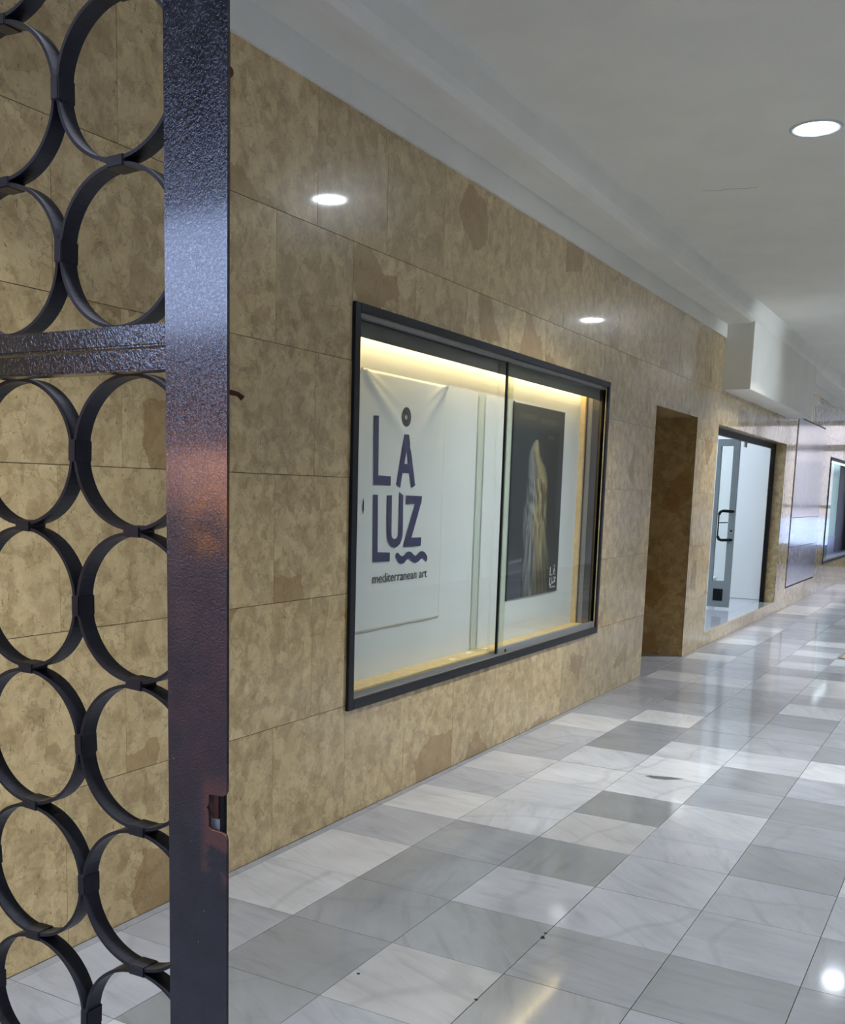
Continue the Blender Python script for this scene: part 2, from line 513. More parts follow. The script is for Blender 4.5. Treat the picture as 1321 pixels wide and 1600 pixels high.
def cam_area(x0, x1, y0, y1):
    inv = [[RX[j][i] for j in range(3)] for i in range(3)]
    ps = []
    for x, y in ((x0, y0), (x1, y0), (x1, y1), (x0, y1)):
        w = (x, y, -EYE)
        c = [sum(inv[i][j] * w[j] for j in range(3)) for i in range(3)]
        if c[2] > -.2: return 0
        ps.append((PX + FPX * c[0] / -c[2], PY - FPX * c[1] / -c[2]))
    cx = sum(p[0] for p in ps) / 4; cy = sum(p[1] for p in ps) / 4
    if not (-60 < cx < W + 60 and cy < H + 120): return 0
    return abs(sum(ps[i][0] * ps[(i + 1) % 4][1] - ps[(i + 1) % 4][0] * ps[i][1] for i in range(4))) / 2
cells = []
cols = [(-1, WX + .0005, X0)] + [(i, X0 + DX * i, X0 + DX * (i + 1)) for i in range(13)]
for i, xa, xb in cols:
    for j in range(-10, 54):
        ya = Y0 + DY * j; yb = min(ya + DY, 25.1)
        if yb <= ya: continue
        tone = TONE.get((i, j), rnd.choice((.15, .35, .45, .55, .6, .7, .78, .85, .92)))
        if i == -1: tone = .6
        cells.append((cam_area(xa, xb, ya, yb), xa, xb, ya, yb, tone, rnd.random(), WARM.get((i, j), rnd.random() * .15), rnd.uniform(-.0006, .0002)))
for i in range(5):
    for j in range(12, 16):
        xa = WX - .387 * (i + 1)
        cells.append((0, xa, xa + .387, max(8.045, Y0 + DY * j), min(9.31, Y0 + DY * (j + 1)), .6, rnd.random(), .1, 0))
cells.sort(key=lambda c: -c[0])
def tile_bm(bm, c):
    lay = bm.loops.layers.color.get('tone') or bm.loops.layers.color.new('tone')
    g = .0011
    _, xa, xb, ya, yb, tone, seed, warm, dz = c
    s = MB.__new__(MB); s.bm = bm
    n0 = len(bm.faces)
    s.box(xa + g, xb - g, ya + g, yb - g, -.012, dz)
    bm.faces.ensure_lookup_table()
    for f in bm.faces[n0:]:
        for l in f.loops: l[lay] = (tone, seed, warm, 1)
def to_me(bm, name, org):
    bmesh.ops.recalc_face_normals(bm, faces=bm.faces)
    bmesh.ops.translate(bm, vec=-Vector(org), verts=bm.verts)
    me = bpy.data.meshes.new(name); bm.to_mesh(me); bm.free(); me.materials.append(M_TILE)
    return me
for c in cells[:299]:
    bm = bmesh.new(); tile_bm(bm, c)
    org = ((c[1] + c[2]) / 2, (c[3] + c[4]) / 2, 0)
    put('floor_tile', to_me(bm, 'floor_tile', org), floor, org)
bm = bmesh.new()
for c in cells[299:]: tile_bm(bm, c)
o = put('distant_floor_tiles', to_me(bm, 'distant_floor_tiles', (0, 0, 0)), floor)
o['kind'] = 'stuff'
# chips and dark inclusions in two tiles
M_INC = simple('dark inclusion', (98, 100, 100), .35, coat=.5, nz=.3, scale=60)
ch = MB()
ch.prism([(-1.43, 5.125), (-1.38, 5.10), (-1.32, 5.115), (-1.27, 5.155), (-1.24, 5.19), (-1.30, 5.185), (-1.36, 5.165), (-1.41, 5.15)], -.001, .0003, 2)
ch.build('stone_inclusion', M_INC, floor)
ck = MB()
for (x, y, r) in ((-1.139, 3.03, .006), (-1.132, 2.99, .008), (-1.136, 3.0, .006), (-1.50, 2.45, .006), (-1.137, 2.5, .006)):
    ck.lathe([(0.0001, .0003), (r, .0003), (r, -.002)], x, y, 8)
ck.build('joint_chip', M_BLK, floor)

# ------------------------------------------------------------------ right wall and end wall (out of frame, seen in the polish)
struct(MB().box(2.7, 2.85, -.6, 25.2, -.02, 3.2).build('wall_right', M_SHOPW))
M_BRONZE = simple('bronze glazing bar', (92, 88, 80), .5)
M_BEIGE = simple('beige render', (192, 166, 138), .9)
end = sempty('window_1', (0, 25.1, 0))
ex = [-2.30 + .62 * i for i in range(6)]
struct(MB().box(.85, 2.85, 25.0, 25.2, 0, 3.2).build('wall_end', M_BEIGE))
fr = MB()
for i, x in enumerate(ex): fr.box(x - (.05 if i % 2 == 0 else .02), x + (.05 if i % 2 == 0 else .02), 25.0, 25.1, .0, 3.2)
fr.box(-2.33, .85, 25.0, 25.1, 0, .46).box(-2.33, .85, 25.0, 25.1, 2.54, 2.68).box(-2.33, .85, 25.02, 25.08, 1.28, 1.35).box(-2.33, .85, 25.0, 25.1, 3.1, 3.2)
fr.build('frame', M_BRONZE, end)
MB().box(-2.33, .85, 25.04, 25.05, .46, 3.1).build('pane', M_GLASS, end)
fac = thing('street_building', 'beige building outside the glazed far end of the passage', 'building', (0, 33, 0))
w = MB()
for k in range(12):
    w.box(-9 + 1.6 * k, -9 + 1.6 * k + .9, 33, 33.4, 0, 6)
w.box(-9, 10.2, 33.1, 33.4, 0, 6)
w.build('wall', M_BEIGE, fac)
for k in range(11):
    MB().box(-9 + 1.6 * k + .95, -9 + 1.6 * k + 1.55, 33.03, 33.12, 1.2, 2.6).build('window', M_BRONZE, fac)
MB().box(-9, 10.2, 31.0, 31.2, 0, .95).build('parapet', simple('parapet paint', (196, 196, 196), .8), fac)

# ground outside at both ends
struct(MB().box(-30, 30, -30, -1.0, -.12, -.001).build('ground', simple('pavement', (70, 68, 66), .8)))
struct(MB().box(-30, 30, 25.2, 50, -.12, -.001).build('ground_far', simple('far pavement', (190, 186, 178), .8)))
# house across the street behind the photographer, one amber-lit shopfront: seen only in the gloss of the gate
hs = thing('street_house', 'plain house across the street with an amber-lit shopfront', 'building', (-18, -20, 0))
MB().box(-30, 14, -20.4, -20, 0, 5.5).build('wall', simple('street wall', (38, 36, 38), .9), hs)
M_BLOCK = simple('dark sky blocker', (44, 43, 46), .9)  # tall unseen masses added to hide most of the sky from the gate
MB().box(-7.5, 30, -14.4, -14, 0, 15).build('sky_blocker', M_BLOCK, hs)
MB().box(-60, -27, -16.4, -16, 0, 15).build('sky_blocker', M_BLOCK, hs)
MB().box(-20.6, -15.5, -19.99, -19.9, .1, 2.3).build('shop_window', emit('amber shop light', (1, .33, .02), 3.6), hs)

# ------------------------------------------------------------------ recessed downlights
M_LAMP = emit('lamp diffuser', (.84, .92, 1.0), LAMP)
M_RIM = simple('lamp rim', (200, 204, 206), .4)
LY = [.75, 5.57, 10.40, 15.2, 20.0]
def lamp_me():
    rim = MB().lathe([(.098, .002), (.098, -.004), (.118, -.006), (.124, -.001), (.124, .002)], 0, 0, 40).mesh('trim_ring', M_RIM, smooth=True)
    d = MB(); vs = [d.bm.verts.new((.098 * math.cos(2 * PI * k / 32), .098 * math.sin(2 * PI * k / 32), -.002)) for k in range(32)]
    d.bm.faces.new(vs)
    me = bpy.data.meshes.new('diffuser'); d.bm.normal_update()
    if d.bm.faces[:][0].normal.z > 0: bmesh.ops.reverse_faces(d.bm, faces=d.bm.faces)
    d.bm.to_mesh(me); d.bm.free(); me.materials.append(M_LAMP)
    return rim, me
rim, dif = lamp_me()
labs = ['round white recessed downlight just inside the gate, above the photographer', 'round glowing recessed downlight in the white ceiling, in view top right',
        'recessed downlight beside the boxed bulkhead over the shop door', 'recessed downlight beyond the boxed bulkhead', 'recessed downlight nearest the glazed far end']
for y, lb in zip(LY, labs):
    t0 = thing('ceiling_downlight', lb, 'light', (-.925, y, CZ), 'row of recessed downlights in the ceiling')
    put('trim_ring', rim, t0, (-.925, y, CZ)); put('diffuser', dif, t0, (-.925, y, CZ))
    ld = bpy.data.lights.new('beam', 'AREA'); ld.shape = 'DISK'; ld.size = .18; ld.energy = BEAM; ld.spread = math.radians(120); ld.color = (.88, .94, 1.0)
    lo = bpy.data.objects.new('beam', ld); C.objects.link(lo); lo.parent = t0; lo.location = (0, 0, -.012)

# small spotlight on the right-hand side washing the near end of the boxed bulkhead
st_ = thing('spotlight', 'small round ceiling spotlight aimed at the near end of the boxed bulkhead', 'light', (1.3, 10.1, CZ))
MB().tube([(1.3, 10.1, CZ), (1.3, 10.1, CZ - .10)], .012, 10).build('stem', M_RIM, st_)
MB().tube([(1.42, 10.1, 3.085), (1.25, 10.1, 3.055)], [.030, .042], 18).build('housing', M_RIM, st_)
sl = bpy.data.lights.new('beam', 'SPOT'); sl.energy = SPOT; sl.spot_size = math.radians(37); sl.spot_blend = .8; sl.shadow_soft_size = .04; sl.color = (.74, .86, 1.0)
so = bpy.data.objects.new('beam', sl); C.objects.link(so); so.parent = st_
so.location = (-.07, 0, -.15)
so.rotation_euler = (Vector((-2.07, 10.62, 2.72)) - Vector((1.23, 10.1, 3.05))).to_track_quat('-Z', 'Y').to_euler()

# ------------------------------------------------------------------ display case
XB = -2.50
dc = thing('display_case', 'lit glass-fronted display case with black frame set in the stone wall', 'display case', (WX, 5.27, .478))
def bar(name, mt, x0, x1, y0, y1, z0, z1, parent, bev=.0015):
    org = ((x0 + x1) / 2, (y0 + y1) / 2, (z0 + z1) / 2)
    return MB().box(x0, x1, y0, y1, z0, z1).build(name, mt, parent, bevel=bev, org=org)
FX0, FX1 = WX - .012, WX + .014
bar('frame_bar', M_BLACKF, FX0 - .02, FX1, 3.656, 3.70, .478, 2.182, dc)
bar('frame_bar', M_BLACKF, FX0 - .02, FX1, 6.852, 6.89, .478, 2.182, dc)
bar('frame_bar', M_BLACKF, FX0 - .02, FX1, 3.70, 6.852, 2.146, 2.182, dc)
bar('frame_bar', M_BLACKF, FX0 - .02, FX1, 3.70, 6.852, .478, .521, dc)
bar('top_track', M_ALU, -2.372, -2.34, 3.70, 6.852, 2.130, 2.146, dc)
bar('header_board', simple('dark header board', (66, 64, 52), .45, nz=.15, scale=6), -2.392, -2.378, 3.70, 6.852, 2.064, 2.146, dc)
tr = bar('bottom_track', M_ALU, -2.384, -2.336, 3.70, 6.852, .500, .524, dc)
for x in (-2.382, -2.368, -2.354, -2.340):
    bar('track_rib', M_ALU, x - .0015, x + .0015, 3.70, 6.852, .523, .531, tr, 0)
bar('back_panel', M_BACK, XB - .02, XB, 3.66, 6.83, .50, 2.16, dc)
bar('side_panel', M_BACK, XB - .02, -2.34, 3.665, 3.70, .50, 2.16, dc)
bar('side_panel', M_DARKB, XB - .02, -2.34, 6.852, 6.875, .50, 2.16, dc)
bar('corner_strip', M_WOOD, XB - .015, -2.468, 6.825, 6.852, .52, 2.13, dc)
bar('grey_strip', simple('grey side strip', (120, 116, 108), .5), -2.455, -2.425, 6.846, 6.8525, .52, 2.13, dc)
bar('base_board', M_WOOD, XB, -2.385, 3.70, 6.852, .500, .540, dc)
bar('top_board', M_BACK, XB - .02, -2.34, 3.66, 6.88, 2.146, 2.162, dc)
bar('led_strip', emit('warm led', (1.0, .76, .38), LED), -2.455, -2.435, 3.72, 6.82, 2.110, 2.122, dc, 0)
# two sliding panes; the right one runs in the front track
p1 = bar('glass_pane', M_GLASS, -2.382, -2.376, 3.70, 5.33, .524, 2.125, dc, 0)
p2 = bar('glass_pane', M_GLASS, -2.356, -2.350, 5.25, 6.852, .545, 2.125, dc, 0)
bar('edge_seal', M_BLK, -2.357, -2.347, 5.243, 5.256, .524, 2.125, p2, 0)
bar('overlap_strip', glass_mat('overlap tint', (.90, .93, .86), 1.5), -2.3485, -2.3470, 5.256, 5.335, .545, 2.125, p2, 0)
bar('edge_seal', glass_mat('edge tint', (.92, .95, .9)), -2.375, -2.371, 5.318, 5.330, .524, 2.125, p1, 0)
shoe = bar('bottom_rail', M_ALU, -2.360, -2.337, 5.25, 6.852, .523, .560, p2)
MB().tube([(-2.3365, 5.345, .538), (-2.3345, 5.345, .538)], .010, 14).build('lock', M_BLK, shoe)

# scraps of paper on the base board
for i, (x, y, a, lb) in enumerate(((-2.46, 5.12, .3, 'torn white paper scrap on the display case base, left of the sliding edge'), (-2.455, 5.32, 1.1, 'torn white paper scrap on the display case base, nearest the sliding edge'),
                                  (-2.43, 4.86, .8, 'small white paper scrap on the display case base, leftmost of three'))):
    pts = [(x + r * math.cos(a + t), y + 2.0 * r * math.sin(a + t)) for t, r in ((0, .02), (1.2, .012), (2.2, .022), (3.6, .012), (4.9, .021))]
    mb = MB().prism(pts, .5402, .5412, 2)
    tag(mb.build('paper_scrap', M_PAPER, org=(x, y, .5402)), lb, 'paper', 'paper scraps in the display case')

# ------------------------------------------------------------------ banner with lettering
bn = MB()
NY, NZ = 60, 90
ya, yb, za, zb = 3.975, 4.812, .766, 1.962
def crease(y, z):
    d = 0
    for (cy, ang, L, wd) in ((ya + .01, -33, .9, .030), (ya + .05, -22, .35, .016), (yb - .005, -136, .8, .030), (yb - .03, -150, .35, .016), (yb - .01, -112, .4, .014)):
        u, v = y - cy, z - zb
        c, s_ = math.cos(math.radians(ang)), math.sin(math.radians(ang))
        al = u * c + v * s_; ac = -u * s_ + v * c
        if al > -.02:
            d += .013 * math.exp(-(ac / (wd * (.5 + al * 2.2))) ** 2) * math.exp(-max(al, 0) / L * 2.6)
    d += .0012 * math.sin(y * 23 + z * 2) * (1 - .6 * (z - za))
    return d
grid = [[bn.bm.verts.new((-2.4975 + .0022 + crease(ya + (yb - ya) * i / NY, za + (zb - za) * j / NZ), ya + (yb - ya) * i / NY, za + (zb - za) * j / NZ)) for j in range(NZ + 1)] for i in range(NY + 1)]
for i in range(NY):
    for j in range(NZ): bn.bm.faces.new((grid[i][j], grid[i + 1][j], grid[i + 1][j + 1], grid[i][j + 1]))
ban = bn.build('gallery_banner', M_BAN, smooth=True, org=(-2.495, 4.39, .766))
sol = ban.modifiers.new('thickness', 'SOLIDIFY'); sol.thickness = .0004; sol.offset = 1
tag(ban, 'white wrinkled vinyl banner with navy gallery lettering hung in the display case', 'banner')
LET = {'L1': [(4.1013,1.7616),(4.146,1.7639),(4.1507,1.4922),(4.2672,1.4906),(4.2682,1.4473),(4.1117,1.449)],
       'O': [(4.4496,1.78),(4.4482,1.7654),(4.4425,1.752),(4.4331,1.741),(4.4209,1.7335),(4.4072,1.7304),(4.3933,1.7317),(4.3805,1.7375),(4.3702,1.747),(4.3632,1.7594),(4.3603,1.7735),(4.3617,1.7878),(4.3672,1.8011),(4.3765,1.812),(4.3884,1.8195),(4.402,1.8229),(4.416,1.8217),(4.4288,1.8161),(4.4394,1.8067),(4.4465,1.7942)],
       'Oi': [(4.4176,1.7765),(4.4159,1.7701),(4.4106,1.7652),(4.403,1.763),(4.3953,1.7641),(4.3895,1.7683),(4.3871,1.7743),(4.3888,1.7806),(4.3941,1.7856),(4.4016,1.7878),(4.4094,1.7867),(4.4152,1.7826)],
       'A': [(4.388,1.694),(4.4329,1.6949),(4.5099,1.4525),(4.474,1.4391),(4.4529,1.5114),(4.3792,1.5094),(4.3596,1.4391),(4.3205,1.4539)],
       'Ai': [(4.4135,1.6166),(4.4314,1.553),(4.3944,1.5546)],
       'L2': [(4.1104,1.4034),(4.1515,1.4027),(4.1613,1.1352),(4.276,1.1291),(4.2757,1.0876),(4.1197,1.0902)],
       'U': [(4.2378,1.4007),(4.2829,1.4022),(4.2861,1.2254),(4.2892,1.2081),(4.3013,1.1963),(4.3188,1.1929),(4.3361,1.1965),(4.3506,1.2095),(4.3542,1.2297),(4.3536,1.4184),(4.3921,1.4021),(4.3968,1.2288),(4.3915,1.1939),(4.3728,1.1681),(4.3441,1.1545),(4.321,1.1506),(4.2918,1.1562),(4.2682,1.1714),(4.25,1.1948),(4.244,1.2263)],
       'Z': [(4.4219,1.4023),(4.5829,1.4002),(4.5806,1.3751),(4.4857,1.1949),(4.5867,1.1947),(4.5843,1.1512),(4.4069,1.1523),(4.4142,1.1727),(4.5165,1.3618),(4.4241,1.361)],
       'W': [(4.3398,1.1243),(4.3574,1.1248),(4.3757,1.1124),(4.3963,1.1057),(4.4176,1.1095),(4.4409,1.1246),(4.465,1.1278),(4.4898,1.1227),(4.5154,1.1079),(4.5343,1.1029),(4.5527,1.11),(4.5772,1.1224),(4.605,1.1244),(4.6351,1.1153),(4.6585,1.0948),(4.6573,1.0733),(4.6446,1.0677),(4.6283,1.0807),(4.6048,1.0879),(4.586,1.0826),(4.5613,1.0716),(4.5302,1.0682),(4.5024,1.0761),(4.4819,1.089),(4.4608,1.0941),(4.4406,1.086),(4.4197,1.0722),(4.3935,1.0693),(4.3659,1.0747),(4.3449,1.0932),(4.3301,1.1084)],
       'slit': [(4.0246,1.3847),(4.0305,1.3674),(4.0308,1.3347),(4.0254,1.314),(4.0204,1.3347),(4.0201,1.3673)]}
XL0, XL1 = -2.4922, -2.4914
def letter(name, pts, mt, hole=None):
    cy = sum(p[0] for p in pts) / len(pts); cz = sum(p[1] for p in pts) / len(pts)
    return MB().prism(pts, XL0, XL1, 0, hole).build(name, mt, ban, org=(XL0, cy, cz))
letter('letter', LET['L1'], M_INK)
letter('accent_ring', LET['O'], M_INKD, LET['Oi'])
letter('letter', LET['A'], M_INK, LET['Ai'])
letter('letter', LET['L2'], M_INK)
letter('letter', LET['U'], M_INK)
letter('letter', LET['Z'], M_INK)
letter('wave_mark', LET['W'], M_INK)
letter('slit', LET['slit'], M_BLK)
# text line
def text_obj(name, s, size, loc, mt, parent, sx=1, extr=.0004, target=None):
    cu = bpy.data.curves.new(name, 'FONT'); cu.body = s; cu.size = size; cu.extrude = extr; cu.align_x = 'LEFT'
    tmp = bpy.data.objects.new('tmp', cu); C.objects.link(tmp)
    bpy.context.view_layer.update()
    me = bpy.data.meshes.new_from_object(tmp.evaluated_get(bpy.context.evaluated_depsgraph_get()))
    bpy.data.objects.remove(tmp)
    if target:
        w = max(v.co.x for v in me.vertices) - min(v.co.x for v in me.vertices); sx = target / w
    for v in me.vertices:      # text x runs along +Y, text y runs up
        x, y, z = v.co; v.co = (z, x * sx, y)
    me.materials.clear(); me.materials.append(mt)
    return put(name, me, parent, loc)
text_obj('tagline', 'mediterranean art', .066, (-2.4918, 4.117, .989), M_INKD, ban, target=.540)['kind'] = 'stuff'

# ------------------------------------------------------------------ dark poster with the veiled statue
po_y0, po_y1, po_z0, po_z1 = 5.690, 6.514, .789, 1.958
SIL = [(1.757, 6.03, 6.075), (1.727, 5.985, 6.088), (1.673, 5.945, 6.108), (1.632, 5.935, 6.150), (1.599, 5.932, 6.205), (1.55, 5.938, 6.243), (1.50, 5.925, 6.262), (1.46, 5.915, 6.280), (1.402, 5.922, 6.265),
       (1.324, 5.885, 6.268), (1.27, 5.882, 6.272), (1.17, 5.892, 6.275), (1.05, 5.925, 6.330), (.99, 5.897, 6.342), (.92, 5.902, 6.346), (.789, 5.932, 6.352)]
def sil(z):
    for a, b in zip(SIL, SIL[1:]):
        if b[0] <= z <= a[0]:
            t = (a[0] - z) / (a[0] - b[0]); return a[1] + (b[1] - a[1]) * t, a[2] + (b[2] - a[2]) * t
    return None
def sm(a, b, x):
    t = max(0, min(1, (x - a) / (b - a))); return t * t * (3 - 2 * t)
def pcol(y, z):
    bgc = Vector((.030, .034, .036)).lerp(Vector((.024, .021, .016)), sm(5.95, 6.3, y))
    if z > 1.80: bgc = bgc.lerp(Vector((.062, .058, .045)), sm(1.80, 1.86, z))
    if y > 6.43 and z > 1.2: bgc = bgc.lerp(Vector((.06, .06, .052)), .5)
    if y < 5.89:
        for zc, wd in ((1.01, .010), (.945, .008)):
            k = math.exp(-((z - zc - .06 * (y - 5.7)) / wd) ** 2); bgc = bgc.lerp(Vector((.19, .20, .22)), k * .8)
        if z < 1.0: bgc = bgc.lerp(Vector((.07, .075, .10)), .7)
    c = bgc
    # a faint band of worn, unreadable lettering
    for (l0, l1, zc, hh) in ((5.77, 6.05, 1.888, .017), (6.10, 6.41, 1.878, .017), (6.235, 6.335, 1.782, .012)):
        if l0 < y < l1 and abs(z - zc) < hh:
            k = noise.noise(Vector((y * 95, z * 60, 3))); c = c.lerp(Vector((.15, .14, .10)), .75 if k > .08 else .12)
    e = sil(z)
    if e:
        y0, y1 = e; u = (y - y0) / (y1 - y0)
        if 0 <= u <= 1:
            side = math.sin(PI * min(1, max(0, u))) ** .45
            cold = Vector((.24, .24, .24)); warm = Vector((.34, .275, .13))
            body = cold.lerp(warm, sm(.28, .6, u))
            # cloth folds run down, fanning from the sash at z=1.25
            if z > 1.25:
                f = .5 + .9 * noise.noise(Vector((y * 22 + z * 6, z * 11, 1))) + .9 * noise.noise(Vector((y * 60 + z * 14, z * 16, 7)))
            else:
                q_ = (y - 6.03) / (1 + 1.4 * (1.27 - z))
                f = .5 + 1.0 * noise.noise(Vector((q_ * 55, z * 3.5, 2))) + .8 * noise.noise(Vector((q_ * 120, z * 6, 9)))
            f = min(1, max(0, f))
            shade = .22 + .95 * f
            low = sm(1.18, .85, z)
            shade *= 1 - .68 * low * sm(.15, .55, u)
            if z > 1.52:
                shade = .75 + .25 * f
                if .30 < u < .58 and z < 1.69: shade *= .45 + .5 * abs(u - .45) * 6     # dark slit of the hood
            zs = z - 1.245 + .22 * (u - .4) ** 2
            sash = math.exp(-(zs / .030) ** 2) * (1 if u < .8 else .4)
            shade = shade * (1 - .7 * sash) + .7 * sash * (.9 + 1.3 * noise.noise(Vector(((y * .8 - z * .55) * 110, (y + z) * 9, 4))))
            if 1.36 < z < 1.50 and u > .55: shade *= .8 + .5 * noise.noise(Vector((y * 25, z * 18, 5)))
            body = body * min(1.25, max(.1, shade))
            c = c.lerp(body, min(1, side * 1.1) * .95)
    # small white logo, bottom right
    if 6.36 < y < 6.485 and .81 < z < .972:
        yy, zz = y, z
        def inb(a, b, cc, d): return a < yy < b and cc < zz < d
        on = inb(6.375, 6.385, .895, .955) or inb(6.375, 6.408, .895, .905) or (abs((yy - 6.450) - 0) < (.945 - zz) * .42 + .004 and .895 < zz < .945 and not (abs(yy - 6.45) < .008 and zz < .925)) \
            or math.hypot(yy - 6.45, zz - .96) < .008 or inb(6.375, 6.385, .832, .885) or inb(6.375, 6.405, .832, .841) \
            or inb(6.412, 6.420, .845, .885) or inb(6.434, 6.442, .845, .885) or inb(6.412, 6.442, .842, .852) \
            or inb(6.450, 6.482, .877, .886) or inb(6.450, 6.482, .846, .854) or (abs((yy - 6.452) / .028 - (zz - .85) / .03) < .25 and .85 < zz < .88) or inb(6.378, 6.482, .818, .823)
        if on: c = Vector((.62, .62, .60))
    return c
pn, pm_ = 132, 188
pb = bmesh.new(); lay = pb.loops.layers.color.new('print')
gv = [[pb.verts.new((-2.4940 + .0015 * math.sin(PI * i / pn), po_y0 + (po_y1 - po_y0) * i / pn, po_z0 + (po_z1 - po_z0) * j / pm_)) for j in range(pm_ + 1)] for i in range(pn + 1)]
cc = [[pcol(po_y0 + (po_y1 - po_y0) * i / pn, po_z0 + (po_z1 - po_z0) * j / pm_) for j in range(pm_ + 1)] for i in range(pn + 1)]
def s8(v): return 1.055 * max(v, 0) ** (1 / 2.4) - .055 if v > .0031 else 12.92 * max(v, 0)
for i in range(pn):
    for j in range(pm_):
        f = pb.faces.new((gv[i][j], gv[i + 1][j], gv[i + 1][j + 1], gv[i][j + 1]))
        for l, (a, b) in zip(f.loops, ((i, j), (i + 1, j), (i + 1, j + 1), (i, j + 1))):
            q = cc[a][b]; l[lay] = (s8(q.x), s8(q.y), s8(q.z), 1)
bmesh.ops.translate(pb, vec=(2.495, -6.1, -.789), verts=pb.verts)
me = bpy.data.meshes.new('statue_poster'); pb.to_mesh(me); pb.free()
mt, t, b, n = new_mat('poster print')
at = N(t, 'ShaderNodeAttribute', attribute_name='print'); t.links.new(at.outputs['Color'], b.inputs['Base Color'])
b.inputs['Roughness'].default_value = .7; b.inputs['Specular IOR Level'].default_value = .2
me.materials.append(mt)
for p in me.polygons: p.use_smooth = True
pst = put('statue_poster', me, None, (-2.495, 6.1, .789))
sol = pst.modifiers.new('thickness', 'SOLIDIFY'); sol.thickness = .002; sol.offset = 1
tag(pst, 'dark poster of a draped stone statue behind the right-hand sliding glass', 'poster')
bar('poster_edge', M_BLK, -2.4955, -2.491, po_y0 - .012, po_y0, po_z0 - .005, po_z1 + .004, pst, 0)

# ------------------------------------------------------------------ shop behind the open doorway
SZ = .14
door = sempty('door_1', (WX, 11.95, .134))
# step and reveals in stone
bar('sill', M_STONE, -2.352, WX + .004, 10.118, 13.79, .118, .138, door)
MB().box(-2.52, WX - .0005, 13.79, 13.90, .134, 2.20).build('reveal', M_STONE, door)
MB().box(-2.52, WX - .0005, 10.0, 10.118, .134, 2.20).build('reveal', M_STONE, door)
MB().box(-2.52, WX - .0005, 10.118, 13.79, 2.122, 2.20).build('reveal', M_STONE, door)
bar('frame_bar', M_BLK, -2.50, -2.455, 13.70, 13.79, .138, 2.122, door)
bar('frame_bar', M_BLK, -2.50, -2.455, 10.118, 10.15, .138, 2.122, door)
bar('frame_bar', M_BLK, -2.50, -2.455, 10.118, 13.79, 2.062, 2.122, door)
leaf = MB()
LX0, LX1, LY0 = -2.865, -2.615, 12.45
for (a, b, c, d) in ((LX1 - .070, LX1, .16, 2.115), (LX0, LX0 + .045, .16, 2.115), (LX0 + .045, LX1 - .07, 2.035, 2.115), (LX0 + .045, LX1 - .07, .16, .468)):
    leaf.box(a, b, LY0, LY0 + .045, c, d)
lf = leaf.build('door_leaf', M_ALUD, door, org=(LX1, LY0, .16))
MB().box(LX0 + .045, LX1 - .07, LY0 + .018, LY0 + .026, .468, 2.035).build('pane', M_GLASS, lf)
MB().box(-2.80, -2.69, LY0 - .006, LY0, .235, .375).build('kick_plate', M_BLK, lf)
hp = [(-2.635, 12.42, 1.285), (-2.74, 12.40, 1.290), (-2.768, 12.40, 1.280), (-2.785, 12.40, 1.245)]
hd = MB().tube([(-2.635, 12.455, 1.285)] + hp[:1], .014, 10).tube(hp, .017, 10)
hp2 = [(-2.635, 12.42, .955), (-2.74, 12.40, .950), (-2.768, 12.40, .960), (-2.785, 12.40, .995)]
hd.tube([(-2.635, 12.455, .955)] + hp2[:1], .014, 10).tube(hp2, .017, 10)
hd.tube([(-2.785, 12.40, 1.25), (-2.785, 12.40, .99)], .008, 10).tube([(-2.785, 12.40, 1.150), (-2.69, 12.45, 1.155)], .006, 8)
hd.build('handle', M_BLK, lf, smooth=True)
MB().tube([(-2.645, LY0 - .004, 1.06), (-2.645, LY0, 1.06)], .013, 12).build('key_lock', M_BLK, lf)
MB().box(-2.56, -2.545, 12.38, 12.50, 2.02, 2.075).build('pivot', M_ALU, door)
# room shell
struct(MB().box(-7.0, -2.52, 9.6, 14.05, .0, SZ - .002).box(-2.53, -2.352, 10.118, 13.79, .0, SZ - .003).build('floor_shop', simple('shop floor', (176, 182, 194), .14, coat=.6, nz=.05, scale=2)))
struct(MB().box(-7.0, -2.50, 14.0, 14.12, SZ, 3.0).build('wall_shop_far', M_SHOPW))
struct(MB().box(-7.1, -7.0, 9.6, 14.12, SZ, 3.0).build('wall_shop_back', M_SHOPW))
struct(MB().box(-7.0, -2.50, 9.6, 9.7, SZ, 3.0).build('wall_shop_near', M_SHOPW))
struct(MB().box(-7.1, -2.52, 9.6, 14.12, 2.9, 3.0).build('ceiling_shop', M_SHOPW))
struct(MB().box(-2.52, -2.44, 9.7, 14.0, 2.20, 2.9).build('wall_shop_front', M_SHOPW))
struct(MB().box(-6.9, -2.52, 13.985, 14.0, SZ, .235).build('baseboard_shop', M_SHOPW, bevel=.003))
pl = MB().box(-3.35, -2.97, 12.98, 13.35, SZ, .43).box(-3.36, -2.96, 12.97, 13.36, .43, .45)
tag(pl.build('plinth', M_SHOPW, bevel=.004, org=(-3.16, 13.16, SZ)), 'low white plinth on the shop floor behind the open door', 'plinth')
for k, (x, y) in enumerate(((-4.0, 11.0), (-4.0, 12.9))):
    t0 = thing('shop_ceiling_panel', ['square light panel in the shop ceiling nearer the passage opening', 'square light panel in the shop ceiling farther from the passage opening'][k], 'light', (x, y, 2.9), 'light panels in the shop ceiling')
    MB().box(x - .62, x + .62, y - .32, y + .32, 2.88, 2.90).build('frame', M_ALU, t0)
    MB().box(x - .60, x + .60, y - .30, y + .30, 2.876, 2.882).build('diffuser', emit('shop light', (.80, .90, 1.0), SHOP), t0)

